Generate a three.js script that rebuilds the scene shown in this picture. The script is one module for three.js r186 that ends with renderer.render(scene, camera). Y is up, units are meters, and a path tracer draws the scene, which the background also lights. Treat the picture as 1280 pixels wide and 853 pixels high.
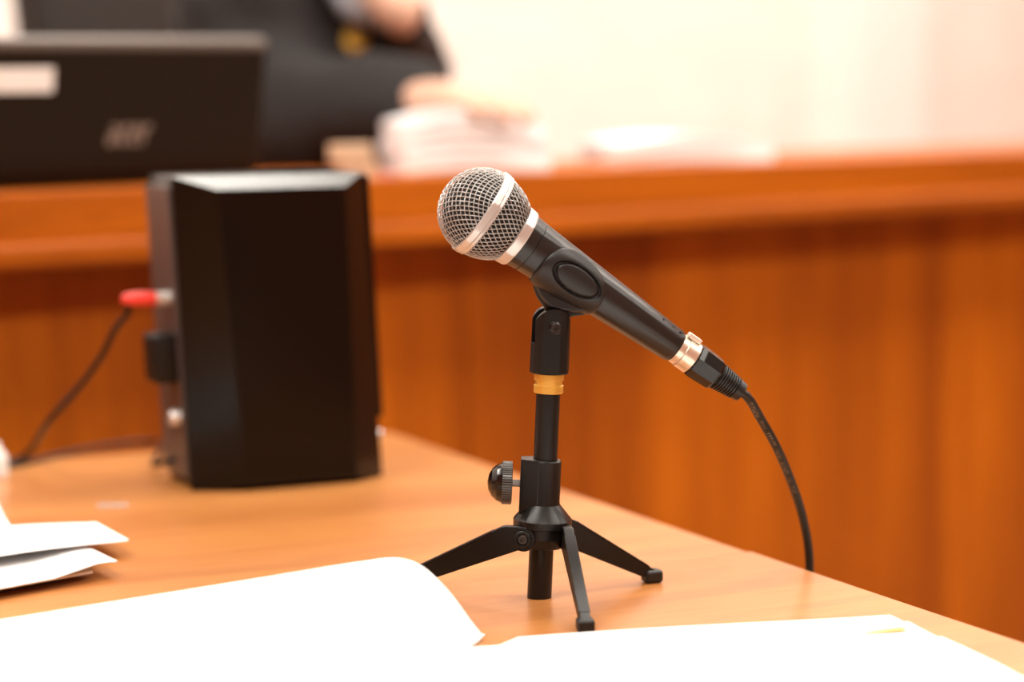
import * as THREE from 'three';
import { RoundedBoxGeometry } from 'three/addons/geometries/RoundedBoxGeometry.js';
import { mergeGeometries, mergeVertices, toCreasedNormals } from 'three/addons/utils/BufferGeometryUtils.js';
import { MarchingCubes } from 'three/addons/objects/MarchingCubes.js';
import { RectAreaLightUniformsLib } from 'three/addons/lights/RectAreaLightUniformsLib.js';
import { FontLoader } from 'three/addons/loaders/FontLoader.js';
import { TextGeometry } from 'three/addons/geometries/TextGeometry.js';
import { Brush, Evaluator, SUBTRACTION, INTERSECTION } from 'three-bvh-csg';

// ------------------------------------------------------------------ camera
const scene = new THREE.Scene();
scene.background = new THREE.Color(0x000000);
const V = (x, y, z) => new THREE.Vector3(x, y, z);
const F = 3000, YH = 100, TABLE = 0.75, EYE = 1.05, ROLL = -0.0105;
const camera = new THREE.PerspectiveCamera(2 * Math.atan(426.5 / F) * 180 / Math.PI, 1280 / 853, 0.05, 40);
camera.position.set(0, EYE, 0);
camera.rotation.order = 'YXZ';
camera.rotation.set(-Math.atan((426.5 - YH) / F), 0, ROLL);
camera.updateMatrixWorld(true);
camera.focus = 1.375;
camera.userData.fStop = 3.1;
scene.add(camera);

const renderer = new THREE.WebGLRenderer({ antialias: true });
renderer.toneMapping = THREE.LinearToneMapping;
renderer.toneMappingExposure = 0.78;
renderer.shadowMap.enabled = true;
RectAreaLightUniformsLib.init();

// a photo pixel gives a direction; the distance comes from a plane or a stated depth
const ray = (px, py) => V((px - 640) / F, -(py - 426.5) / F, -1).applyQuaternion(camera.quaternion);
function P(px, py, depth) { const d = ray(px, py); return d.multiplyScalar(depth / -d.z).add(camera.position); }
function T(px, py, y = TABLE) { const d = ray(px, py); return d.multiplyScalar((y - EYE) / d.y).add(camera.position); }
function onPlane(px, py, point, normal) { const d = ray(px, py); const t = point.clone().sub(camera.position).dot(normal) / d.dot(normal); return d.multiplyScalar(t).add(camera.position); }

// room frame: origin under the counter's front edge, x along the counter, -z behind it
const ROOM = new THREE.Object3D();
ROOM.position.set(0, 0, -2.5); ROOM.rotation.y = 39 * Math.PI / 180; ROOM.updateMatrixWorld(true);
const roomPt = (x, y, z) => ROOM.localToWorld(V(x, y, z));

// ------------------------------------------------------------------ ceiling lamps (the room's light)
const LAMP_SPOTS = [];
for (const x of [-2.0, 0.4, 2.8]) for (const z of [-1.3, 0.75, 2.7]) LAMP_SPOTS.push([x, z]);
const LAMP_COLOR = new THREE.Color().setRGB(1, 0.95, 0.86), LAMP_W = 1.2, LAMP_D = 0.6, LAMP_NITS = 26, CEIL = 3.0;

// ------------------------------------------------------------------ small tools
let seed = 12345;
const rnd = () => { seed = (seed * 1664525 + 1013904223) >>> 0; return seed / 4294967296; };
const names = new Map();
function numbered(n) { const k = names.get(n) || 0; names.set(n, k + 1); return k ? n + '_' + String(k).padStart(3, '0') : n; }
function shade(o) { o.traverse(c => { if (c.isMesh) { c.castShadow = true; c.receiveShadow = true; } }); return o; }
function mesh(name, geo, mat, parent) {
  const m = new THREE.Mesh(geo, mat); m.name = name; m.castShadow = m.receiveShadow = true;
  if (parent) parent.add(m); return m;
}
function thing(name, label, category, pos = V(0, 0, 0), turn = 0, group) {
  const o = new THREE.Group(); o.name = numbered(name); o.position.copy(pos); o.rotation.y = turn;
  o.userData = { label, category }; if (group) o.userData.group = group; scene.add(o); o.updateMatrixWorld(true); return o;
}
function structure(name, geo, mat, pos, turn = 0) {
  const m = mesh(name, geo, mat, scene); m.position.copy(pos); m.rotation.y = turn; m.userData = { kind: 'structure' }; return m;
}
const local = (o, geo) => { o.updateMatrixWorld(true); return geo.applyMatrix4(o.matrixWorld.clone().invert()); };
function plain(g) { const o = g.index ? g.toNonIndexed() : g.clone(); for (const k of Object.keys(o.attributes)) if (!['position', 'normal', 'uv'].includes(k)) o.deleteAttribute(k); if (!o.attributes.uv) o.setAttribute('uv', new THREE.BufferAttribute(new Float32Array(o.attributes.position.count * 2), 2)); return o; }
const merge = list => mergeGeometries(list.map(plain));
function tube(points, r, seg = 60, rad = 10, closed = false) { return new THREE.TubeGeometry(new THREE.CatmullRomCurve3(points, closed, 'centripetal'), seg, r, rad, closed); }
function rod(a, b, r, r2 = r, n = 24) {
  const d = b.clone().sub(a), g = new THREE.CylinderGeometry(r2, r, d.length(), n);
  g.applyQuaternion(new THREE.Quaternion().setFromUnitVectors(V(0, 1, 0), d.clone().normalize()));
  const m = a.clone().add(b).multiplyScalar(0.5); g.translate(m.x, m.y, m.z); return g;
}
// lathe whose profile is [radius, height] pairs, sharp where the profile turns sharply
function lathe(profile, n = 64, crease = 0.6) { return toCreasedNormals(new THREE.LatheGeometry(profile.map(p => new THREE.Vector2(Math.max(p[0], 1e-6), p[1])), n), crease); }
// closed slab following a top surface
function slab(top, thick, nu, nv) {
  const pos = [], idx = [], uv = [], W = nu + 1, N = W * (nv + 1);
  for (let s = 0; s < 2; s++) for (let j = 0; j <= nv; j++) for (let i = 0; i <= nu; i++) {
    const p = top(i / nu, j / nv); pos.push(p.x, p.y - (s ? thick : 0), p.z); uv.push(p.x, p.z);
  }
  const q = (a, b, c, d) => idx.push(a, b, c, a, c, d);
  for (let j = 0; j < nv; j++) for (let i = 0; i < nu; i++) {
    const a = j * W + i; q(a, a + 1, a + W + 1, a + W); q(N + a, N + a + W, N + a + W + 1, N + a + 1);
  }
  for (let i = 0; i < nu; i++) { q(i, N + i, N + i + 1, i + 1); const b = nv * W + i; q(b, b + 1, N + b + 1, N + b); }
  for (let j = 0; j < nv; j++) { const a = j * W; q(a, a + W, N + a + W, N + a); const b = j * W + nu; q(b, N + b, N + b + W, b + W); }
  const g = new THREE.BufferGeometry();
  g.setAttribute('position', new THREE.Float32BufferAttribute(pos, 3)); g.setAttribute('uv', new THREE.Float32BufferAttribute(uv, 2)); g.setIndex(idx);
  // which way do the faces look?
  const a = top(0, 0), b = top(1, 0), c = top(0, 1);
  const ny = b.clone().sub(a).cross(c.clone().sub(a)).y;
  if (ny < 0) { for (let i = 0; i < idx.length; i += 3) { const t = idx[i]; idx[i] = idx[i + 1]; idx[i + 1] = t; } g.setIndex(idx); }
  return toCreasedNormals(g, 0.7);
}
// uv in metres with u along the grain axis
function grainUV(geo, axis) {
  const g = geo.index ? geo.toNonIndexed() : geo, p = g.attributes.position, n = g.attributes.normal, uv = new Float32Array(p.count * 2);
  const off = rnd() * 3;
  for (let i = 0; i < p.count; i++) {
    const c = [p.getX(i), p.getY(i), p.getZ(i)], m = [Math.abs(n.getX(i)), Math.abs(n.getY(i)), Math.abs(n.getZ(i))];
    const rest = [0, 1, 2].filter(k => k !== axis), face = m.indexOf(Math.max(...m));
    const w = face === rest[0] ? rest[1] : rest[0];
    uv[2 * i] = c[axis] + off; uv[2 * i + 1] = c[w] + off * 0.37 + (face === axis ? c[rest[1]] : 0);
  }
  g.setAttribute('uv', new THREE.BufferAttribute(uv, 2)); return g;
}
const rbox = (w, h, d, r = 0.004, s = 2) => new RoundedBoxGeometry(w, h, d, s, r);

// ------------------------------------------------------------------ textures
const G2 = new Float32Array(65536).map(() => rnd());
function vnoise(x, y, px = 256, py = 256) {
  const xi = Math.floor(x), yi = Math.floor(y), fx = x - xi, fy = y - yi, s = t => t * t * (3 - 2 * t);
  const at = (i, j) => G2[(((i % px) + px) % px) + 256 * (((j % py) + py) % py)];
  const a = s(fx), b = s(fy);
  return (at(xi, yi) * (1 - a) + at(xi + 1, yi) * a) * (1 - b) + (at(xi, yi + 1) * (1 - a) + at(xi + 1, yi + 1) * a) * b;
}
function dataTex(w, h, fn, srgb, rep = [1, 1]) {
  const d = new Uint8Array(w * h * 4);
  for (let j = 0; j < h; j++) for (let i = 0; i < w; i++) { const c = fn(i / w, j / h); const k = 4 * (j * w + i); d[k] = c[0]; d[k + 1] = c[1]; d[k + 2] = c[2]; d[k + 3] = 255; }
  const t = new THREE.DataTexture(d, w, h); t.wrapS = t.wrapT = THREE.RepeatWrapping; t.magFilter = THREE.LinearFilter; t.minFilter = THREE.LinearMipmapLinearFilter; t.generateMipmaps = true;
  if (srgb) t.colorSpace = THREE.SRGBColorSpace; t.repeat.set(rep[0], rep[1]); t.needsUpdate = true; return t;
}
// veneer: u along the grain, one tile is 2 m by 1 m
function veneer(dark, light, fine) {
  return dataTex(1024, 1024, (u, v) => {
    const wob = vnoise(u * 4, v * 6, 4, 6) * 0.05;
    const broad = vnoise(u * 2, (v + wob) * 14, 2, 14), mid = vnoise(u * 6, (v + wob) * 46, 6, 46);
    const thin = vnoise(u * 18, (v + wob * 0.6) * 200, 18, 200), pore = vnoise(u * 60, v * 250, 60, 250);
    let t = 0.42 * broad + 0.3 * mid + 0.2 * thin * fine + 0.08 * fine * (pore > 0.72 ? -1 : 0.3);
    t = Math.min(1, Math.max(0, (t - 0.2) * 1.5));
    return [0, 1, 2].map(k => dark[k] + (light[k] - dark[k]) * t);
  }, true, [0.5, 1]);
}
const benchTex = veneer([140, 66, 0], [198, 107, 6], 0.7);
const tableTex = veneer([162, 102, 53], [194, 134, 76], 1.0);
const fineTex = dataTex(256, 256, (u, v) => { const g = 128 + 90 * (vnoise(u * 128, v * 128, 128, 128) - 0.5) + 60 * (vnoise(u * 40, v * 40, 40, 40) - 0.5); return [g, g, g]; }, false, [20, 20]);
const wallTex = dataTex(256, 256, (u, v) => { const g = 238 + 12 * (vnoise(u * 90, v * 90, 90, 90) - 0.5) + 8 * (vnoise(u * 9, v * 9, 9, 9) - 0.5); return [g, g * 0.965, g * 0.94]; }, true);
const clothTex = dataTex(256, 256, (u, v) => { const g = 200 + 40 * (vnoise(u * 128, v * 128, 128, 128) - 0.5); return [g, g, g]; }, true, [8, 8]);

// ------------------------------------------------------------------ materials
const lin = (r, g, b) => new THREE.Color().setRGB(r, g, b);
const std = (color, roughness, o = {}) => new THREE.MeshPhysicalMaterial({ color, roughness, ...o });
const M = {
  benchWood: std(lin(1, 1, 1), 0.5, { map: benchTex, specularIntensity: 0.4 }),
  tableWood: std(lin(1, 1, 1), 0.3, { map: tableTex, roughnessMap: null, bumpMap: fineTex, bumpScale: 0.00002 }),
  wall: std(lin(1, 1, 1), 0.9, { map: wallTex }),
  ceiling: std(lin(0.86, 0.85, 0.82), 0.95),
  floor: std(lin(0.30, 0.22, 0.16), 0.6),
  white: std(lin(0.82, 0.82, 0.80), 0.6),
  paper: std(lin(0.80, 0.80, 0.80), 0.85, { side: THREE.DoubleSide }),
  paperBright: std(lin(0.88, 0.90, 0.93), 0.85),
  tan: std(lin(0.62, 0.45, 0.30), 0.8),
  pink: std(lin(0.85, 0.30, 0.32), 0.8),
  yellow: std(lin(0.85, 0.62, 0.16), 0.7),
  silver: std(lin(0.60, 0.595, 0.58), 0.40, { metalness: 0.7 }),
  wire: std(lin(0.56, 0.55, 0.535), 0.36, { metalness: 0.9 }),
  foam: std(lin(0.008, 0.008, 0.008), 1),
  handle: std(lin(0.009, 0.0088, 0.0086), 0.34, { bumpMap: fineTex, bumpScale: 0.00003 }),
  rubber: std(lin(0.010, 0.0097, 0.0094), 0.42, { specularIntensity: 0.8 }),
  black: std(lin(0.006, 0.0055, 0.005), 0.42, { specularIntensity: 0.55 }),
  blackSatin: std(lin(0.006, 0.0055, 0.005), 0.36, { specularIntensity: 0.6 }),
  gloss: std(lin(0.006, 0.006, 0.006), 0.16, { specularIntensity: 0.8 }),
  gold: std(lin(0.80, 0.53, 0.12), 0.34, { metalness: 0.8 }),
  nickel: std(lin(0.72, 0.64, 0.53), 0.3, { metalness: 0.75 }),
  steel: std(lin(0.72, 0.72, 0.70), 0.35, { metalness: 0.7 }),
  speaker: std(lin(0.003, 0.0027, 0.0025), 0.22, { specularIntensity: 0.5 }),
  panel: std(lin(0.07, 0.05, 0.045), 0.4),
  red: std(lin(0.75, 0.045, 0.03), 0.4),
  laptop: std(lin(0.011, 0.007, 0.004), 0.4, { specularIntensity: 0.4 }),
  laptopRim: std(lin(0.13, 0.11, 0.10), 0.4),
  logo: std(lin(0.30, 0.25, 0.22), 0.4, { metalness: 0.4 }),
  robe: std(lin(0.021, 0.019, 0.020), 0.85, { map: clothTex, sheen: 0.4, sheenRoughness: 0.6, sheenColor: lin(0.1, 0.1, 0.1) }),
  skin: std(lin(0.66, 0.42, 0.31), 0.55),
  hair: std(lin(0.06, 0.04, 0.03), 0.6),
  mask: std(lin(0.55, 0.65, 0.75), 0.85),
  eye: std(lin(0.75, 0.73, 0.70), 0.25),
  iris: std(lin(0.05, 0.03, 0.02), 0.2),
  leather: std(lin(0.019, 0.0145, 0.012), 0.55, { specularIntensity: 0.6 }),
  lampGlow: new THREE.MeshStandardMaterial({ color: 0xffffff, emissive: LAMP_COLOR, emissiveIntensity: 6 }),
  tape: std(lin(0.95, 0.95, 0.95), 0.15, { transmission: 0.75, thickness: 0 }),
};

// ------------------------------------------------------------------ the room
const RT = ROOM.rotation.y;
const roomBox = (name, w, h, d, x, y, z, mat) => structure(name, mat === M.benchWood ? grainUV(new THREE.BoxGeometry(w, h, d), 1) : new THREE.BoxGeometry(w, h, d), mat, roomPt(x, y, z), RT);
const X0 = -4.2, X1 = 4.2, Z0 = -2.4, Z1 = 4.4;
roomBox('floor', X1 - X0 + 0.4, 0.1, Z1 - Z0 + 0.4, 0, -0.05, (Z0 + Z1) / 2, M.floor);
roomBox('ceiling', X1 - X0 + 0.4, 0.1, Z1 - Z0 + 0.4, 0, CEIL + 0.05, (Z0 + Z1) / 2, M.ceiling);
roomBox('wall_back', X1 - X0 + 0.4, CEIL, 0.1, 0, CEIL / 2, Z0 - 0.05, M.wall);
roomBox('wall_front', X1 - X0 + 0.4, CEIL, 0.1, 0, CEIL / 2, Z1 + 0.05, M.benchWood);
roomBox('wall_left', 0.1, CEIL, Z1 - Z0, X0 - 0.05, CEIL / 2, (Z0 + Z1) / 2, M.benchWood);
roomBox('wall_right', 0.1, CEIL, Z1 - Z0, X1 + 0.05, CEIL / 2, (Z0 + Z1) / 2, M.benchWood);
{ // the white upright strip on the wall behind the counter
  const zf = Z0 + 0.03, n = V(Math.sin(RT), 0, Math.cos(RT)), p0 = roomPt(0, 0, zf);
  const a = ROOM.worldToLocal(onPlane(1056, 100, p0, n)), b = ROOM.worldToLocal(onPlane(1150, 100, p0, n));
  structure('trim_1', rbox(b.x - a.x, CEIL - 0.004, 0.06, 0.008), M.white, roomPt((a.x + b.x) / 2, CEIL / 2, zf), RT);
}
LAMP_SPOTS.forEach(([x, z], i) => {
  const o = thing('ceiling_lamp', 'flat white panel lamp set in the ceiling', 'ceiling lamp', roomPt(x, CEIL, z), RT, 'panel lamps in the ceiling');
  const fr = [[LAMP_W + 0.06, 0.03, 0, LAMP_D / 2 + 0.015], [LAMP_W + 0.06, 0.03, 0, -LAMP_D / 2 - 0.015], [0.03, LAMP_D, LAMP_W / 2 + 0.015, 0], [0.03, LAMP_D, -LAMP_W / 2 - 0.015, 0]]
    .map(([w, d, px, pz]) => new THREE.BoxGeometry(w, 0.02, d).translate(px, -0.01, pz));
  mesh('frame', merge(fr), M.white, o);
  mesh('diffuser', new THREE.BoxGeometry(LAMP_W, 0.008, LAMP_D).translate(0, -0.004, 0), M.lampGlow, o);
  const l = new THREE.RectAreaLight(LAMP_COLOR, LAMP_NITS, LAMP_W, LAMP_D); l.name = 'light'; l.position.set(0, -0.012, 0); l.rotation.x = -Math.PI / 2; o.add(l);
});

// ------------------------------------------------------------------ the tall wooden counter behind
const TOPY = 0.9545, LIPY = 0.885;
{
  const c = thing('counter', 'tall reddish brown wooden counter with a thick overhanging top', 'counter', roomPt(0, 0, 0), RT);
  const w = 6.4;
  mesh('counter_top', grainUV(rbox(w, 0.046, 0.26, 0.004).translate(0, TOPY - 0.023, -0.13), 0), M.benchWood, c);
  mesh('edge_moulding', grainUV(rbox(w, 0.026, 0.06, 0.008, 3).translate(0, LIPY + 0.012, -0.023), 0), M.benchWood, c);
  mesh('desk_top', grainUV(rbox(w, 0.03, 0.14, 0.004).translate(0, 0.875, -0.31), 0), M.benchWood, c);
  mesh('riser', grainUV(new THREE.BoxGeometry(w, 0.06, 0.02).translate(0, 0.90, -0.24), 0), M.benchWood, c);
  mesh('plinth', grainUV(new THREE.BoxGeometry(w, 0.08, 0.03).translate(0, 0.04, -0.095), 0), M.benchWood, c);
  const n = V(Math.sin(RT), 0, Math.cos(RT)), j = ROOM.worldToLocal(onPlane(1240, 500, roomPt(0, 0, -0.06), n)).x;
  const pw = 0.86;
  for (let k = -4; k <= 3; k++) {
    const x0 = Math.max(j + k * pw, -w / 2), x1 = Math.min(j + (k + 1) * pw, w / 2); if (x1 - x0 < 0.05) continue;
    mesh('front_panel', grainUV(rbox(x1 - x0 - 0.0015, LIPY + 0.02 - 0.08, 0.02, 0.001, 1).translate((x0 + x1) / 2, (LIPY + 0.02 + 0.08) / 2, -0.07), 1), M.benchWood, c);
  }
  for (const x of [-w / 2 + 0.012, w / 2 - 0.012]) mesh('side_panel', grainUV(new THREE.BoxGeometry(0.024, 0.86, 0.74).translate(x, 0.43, -0.46), 1), M.benchWood, c);
}

// ------------------------------------------------------------------ the two tables pushed together
const EA = T(1280, 813), EB = T(520, 555), SEAM = T(933, 690), CORNER0 = T(482, 541);
const eDir = EB.clone().sub(EA).setY(0).normalize();                       // along the right-hand edge, away from us
const lDir = V(eDir.z, 0, -eDir.x); if (lDir.x > 0) lDir.negate();         // to the left, square to it
const tableTurn = Math.atan2(-lDir.z * -1, -lDir.x);                       // local +x = -lDir
const farLen = CORNER0.clone().sub(SEAM).dot(eDir);
function makeTable(label, a, len, shift, dy) {
  // local frame: x to the right along -lDir, z towards us along -eDir, origin at the right far floor corner
  const right = lDir.clone().negate(), basis = new THREE.Matrix4().makeBasis(right, V(0, 1, 0), eDir.clone().negate());
  const o = thing('table', label, 'table', a.clone().setY(0)); o.quaternion.setFromRotationMatrix(basis);
  const W = 1.7, h = TABLE + dy;
  mesh('table_top', grainUV(rbox(W, 0.028, len - 0.0008, 0.0005).translate(-W / 2 + shift, h - 0.014, len / 2), 0), M.tableWood, o);
  for (const x of [-W + 0.1, -0.1]) mesh('side_panel', grainUV(new THREE.BoxGeometry(0.025, h - 0.03, len - 0.1).translate(x, (h - 0.028) / 2, len / 2), 1), M.tableWood, o);
  mesh('modesty_panel', grainUV(new THREE.BoxGeometry(W - 0.23, 0.4, 0.02).translate(-W / 2, h - 0.23, len / 2), 0), M.tableWood, o);
  return o;
}
makeTable('light wood table top carrying the black loudspeaker', SEAM.clone().addScaledVector(eDir, farLen), farLen, 0, 0);
makeTable('light wood table butted against the loudspeaker table, under the open documents', SEAM.clone(), 0.62, 0.003, 0);

// ------------------------------------------------------------------ microphone stand
const D = 1.374, MM = D / F;                    // metres per photo pixel at the stand
const axA = P(674, 750, D), axB = P(690, 385, D), up = axB.clone().sub(axA).normalize();
const tOf = y => (750 - y) * axB.distanceTo(axA) / 365.35;
const toCam = V(0, 0, 1).addScaledVector(up, -up.z).normalize(), sideX = up.clone().cross(toCam).normalize();   // sideX points right in the picture
const axisM = new THREE.Matrix4().makeBasis(sideX, up, toCam).setPosition(axA);       // local y = along the pole
const feet = [T(817, 728), T(732, 791)];
const standC = T(676, 755.5);
feet.push(standC.clone().add(V(-0.092, 0, -0.024)));
const stand = thing('microphone_stand', 'small black tripod table stand with a gold collar, holding the microphone', 'microphone stand', standC);
const onStand = g => local(stand, g);
const onAxis = g => onStand(g.applyMatrix4(axisM));
{
  const t = tOf;
  mesh('pole', onAxis(lathe([[0, t(580)], [0.0069, t(580)], [0.0069, t(489)], [0, t(489)]], 48)), M.blackSatin, stand);
  mesh('lower_tube', onAxis(lathe([[0.0055, t(690)], [0.0055, 0.001], [0.0066, 0], [0.0071, 0.0006], [0.0071, t(680)]], 48)), M.blackSatin, stand);
  // hub with flared shoulder
  const hub = mesh('hub', onAxis(lathe([[0, t(683)], [0.0118, t(683)], [0.0126, t(681.5)], [0.0148, t(670)], [0.0150, t(658)], [0.0170, t(656.5)], [0.0171, t(655)], [0.0171, t(648)], [0.0166, t(646)], [0.0098, t(629)], [0.0094, t(626)], [0.0094, t(575)], [0.0088, t(573.5)], [0.0074, t(573.5)], [0.0074, t(580)]], 64, 0.3)), M.blackSatin, stand);
  // flat clamp boss on the left of the socket
  const bs = new THREE.Shape(); bs.moveTo(-0.0137, -0.0048); bs.lineTo(-0.004, -0.0084); bs.lineTo(0.001, -0.0084); bs.lineTo(0.001, 0.0084); bs.lineTo(-0.0085, 0.0084); bs.lineTo(-0.0137, 0.0066); bs.closePath();
  const bossH = t(573.5) - t(640), boss = new THREE.ExtrudeGeometry(bs, { depth: bossH, bevelEnabled: true, bevelSize: 0.0004, bevelThickness: 0.0004, bevelSegments: 2 });
  boss.rotateX(-Math.PI / 2).translate(0, t(640), 0);
  const hole = new Brush(new THREE.CylinderGeometry(0.0072, 0.0072, bossH * 2, 40).translate(0, t(606), 0)), bb = new Brush(boss);
  hole.updateMatrixWorld(); bb.updateMatrixWorld(); const ev = new Evaluator(); ev.useGroups = false;
  mesh('clamp_boss', onAxis(plain(ev.evaluate(bb, hole, SUBTRACTION).geometry)), M.blackSatin, stand);
  // clamp knob: silver screw, knurled rim, domed cap
  const ky = t(604), screwP = [];
  for (let i = 0; i <= 24; i++) screwP.push([0.0020 + (i % 2 ? 0.0003 : 0), i * 0.0108 / 24]);
  const knob = mesh('clamp_knob', onAxis(lathe([[0, 0.002], [0.0113, 0.002], [0.0118, 0.0024], [0.0122, 0.0075], [0.0119, 0.0080], [0.0105, 0.0110], [0.008, 0.0138], [0.0045, 0.0157], [0.001, 0.0163], [0, 0.0163]], 60, 0.5).rotateZ(Math.PI / 2).translate(-0.0166, ky, 0.001)), M.gloss, stand);
  mesh('screw', onAxis(lathe(screwP, 16, 0.2).rotateZ(Math.PI / 2).translate(-0.0105, ky, 0.001)), M.steel, knob);
  const teeth = [];
  for (let i = 0; i < 52; i++) { const a = i / 52 * Math.PI * 2; teeth.push(rbox(0.0056, 0.0011, 0.0008, 0.0002, 1).translate(0, 0, 0.0121).rotateX(a)); }
  mesh('knurled_rim', onAxis(merge(teeth).translate(-0.0166 - 0.005, ky, 0.001)), std(lin(0.06, 0.06, 0.058), 0.28), knob);
  // gold collar
  const gy0 = t(490), gh = t(465) - gy0;
  const gold = mesh('collar', onAxis(lathe([[0.0069, gy0], [0.0081, gy0], [0.0083, gy0 + 0.0003], [0.0083, gy0 + gh * 0.40], [0.0078, gy0 + gh * 0.41], [0.0078, gy0 + gh * 0.62], [0.0083, gy0 + gh * 0.63], [0.0083, gy0 + gh * 0.96], [0.0081, gy0 + gh * 0.985], [0.0069, gy0 + gh]], 64, 0.3)), M.gold, stand);
  gold.userData.label = 'gold knurled collar';
  const kn = [];
  for (let i = 0; i < 56; i++) { const a = i / 56 * Math.PI * 2; for (const [f0, f1, r] of [[0.03, 0.39, 0.0083], [0.64, 0.95, 0.0083]]) kn.push(rbox(0.0006, gh * (f1 - f0), 0.0006, 0.00015, 1).translate(0, gy0 + gh * (f0 + f1) / 2, r).rotateY(a)); }
  mesh('knurling', onAxis(merge(kn)), M.gold, gold);
  // yoke: round socket with two upright cheeks
  const yb = t(465.5), yp = t(406), R = 0.0113;
  const cyl = new Brush(lathe([[0, yb], [R - 0.0006, yb], [R, yb + 0.0006], [R * 0.985, yp + R + 0.004], [0, yp + R + 0.004]], 72));
  const arch = new THREE.Shape(); arch.moveTo(-0.02, yb - 0.01); arch.lineTo(0.02, yb - 0.01); arch.lineTo(0.02, yp - 0.006); arch.lineTo(R - 0.0002, yp - 0.001); arch.absarc(0, yp - 0.001, R - 0.0002, 0, Math.PI, false); arch.lineTo(-0.02, yp - 0.006); arch.closePath();
  const archB = new Brush(new THREE.ExtrudeGeometry(arch, { depth: 0.04, bevelEnabled: false, curveSegments: 40 }).translate(0, 0, -0.02));
  const slot = new Brush(new THREE.BoxGeometry(0.05, 0.05, 0.0088).translate(0, t(428) + 0.025, 0));
  for (const b of [cyl, archB, slot]) b.updateMatrixWorld();
  let y = ev.evaluate(cyl, archB, INTERSECTION); y.updateMatrixWorld(); y = ev.evaluate(y, slot, SUBTRACTION);
  const yoke = mesh('yoke', onAxis(toCreasedNormals(plain(y.geometry).rotateY(0.22), 0.6)), M.black, stand);
  const sc = lathe([[0.0013, 0.0009], [0.0013, 0.0016], [0.0026, 0.0016], [0.0031, 0.0012], [0.0031, -0.001]], 32).rotateX(Math.PI / 2).translate(0.0, yp - 0.0005, R - 0.0009);
  mesh('screw', onAxis(merge([sc, new THREE.CylinderGeometry(0.0014, 0.0014, 0.002, 6).rotateX(Math.PI / 2).translate(0, yp - 0.0005, R - 0.0009)]).rotateY(0.22)), std(lin(0.03, 0.028, 0.026), 0.3, { metalness: 0.5 }), yoke);
  mesh('washer', onAxis(new THREE.TorusGeometry(0.0036, 0.0006, 10, 40).translate(0, yp - 0.0005, R - 0.0003).rotateY(0.22)), M.gloss, yoke);

  // legs: a flat tapered plate from the hub to the table, each with its screw and rubber foot
  const hubTop = axA.clone().addScaledVector(up, t(652)), hubMid = axA.clone().addScaledVector(up, t(668));
  const OFF = 0.0128;                          // the plates are bolted to the side of the hub, pinwheel fashion
  for (const f of feet) {
    const v = f.clone().sub(hubMid).setY(0), R2 = v.length(), len = Math.sqrt(R2 * R2 - OFF * OFF), sw = Math.asin(OFF / R2);
    let dir, across;
    for (const sg of [-1, 1]) { const d = v.clone().normalize().applyAxisAngle(V(0, 1, 0), sg * sw), ac = d.clone().cross(V(0, 1, 0)); if (Math.abs(v.dot(ac) + OFF) < 1e-4) { dir = d; across = ac; } }
    const m = new THREE.Matrix4().makeBasis(dir, V(0, 1, 0), across).setPosition(hubMid.clone().setY(TABLE).addScaledVector(across, -OFF));
    const H = hubMid.y - TABLE, pr = 0.0082;
    const s = new THREE.Shape();
    s.moveTo(pr, H + 0.0068); s.lineTo(0.0185, H + 0.0070); s.quadraticCurveTo(0.0205, H + 0.0069, 0.023, H + 0.0054);
    s.lineTo(len - 0.004, 0.0100); s.lineTo(len + 0.001, 0.0068); s.lineTo(len - 0.003, 0.0034); s.lineTo(len - 0.009, 0.0050); s.lineTo(pr + 0.003, H - 0.0062); s.absarc(pr, H, 0.0068, -Math.PI * 0.42, -Math.PI * 1.5, true); s.closePath();
    const g = new THREE.ExtrudeGeometry(s, { depth: 0.0046, bevelEnabled: true, bevelSize: 0.0004, bevelThickness: 0.0006, bevelSegments: 2, curveSegments: 20 }).translate(0, 0, -0.0023);
    const leg = mesh('leg', onStand(g.applyMatrix4(m)), M.blackSatin, stand);
    const ribL = Math.hypot(len - 0.030, H - 0.006), rib = rbox(ribL, 0.0012, 0.0066, 0.0004, 1).rotateZ(-Math.atan2(H - 0.005, len - 0.028)).translate((0.026 + len - 0.004) / 2, (H + 0.0042 + 0.0100) / 2, 0);
    mesh('edge_rib', onStand(rib.applyMatrix4(m)), M.blackSatin, leg);
    mesh('rubber_foot', onStand(rbox(0.0115, 0.0078, 0.0098, 0.0022, 3).translate(len - 0.001, 0.0040, 0).applyMatrix4(m)), M.rubber, leg);
    // screw head in a raised ring on the outer face
    const ring = lathe([[0.0034, 0.0004], [0.0034, 0.0018], [0.0047, 0.0018], [0.0051, 0.0014], [0.0051, -0.001]], 36, 0.4);
    const head = lathe([[0.0013, 0.0004], [0.0013, 0.0015], [0.0026, 0.0015], [0.0031, 0.0011], [0.0031, 0]], 32, 0.4);
    const flip = gg => gg.rotateX(-Math.PI / 2).translate(pr, H, -0.0029);
    mesh('lug_ring', onStand(flip(ring).applyMatrix4(m)), M.blackSatin, leg);
    mesh('pivot_screw', onStand(flip(merge([head, new THREE.CylinderGeometry(0.0014, 0.0014, 0.0014, 6)])).applyMatrix4(m)), std(lin(0.05, 0.045, 0.04), 0.3, { metalness: 0.6 }), leg);
  }
}

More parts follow.
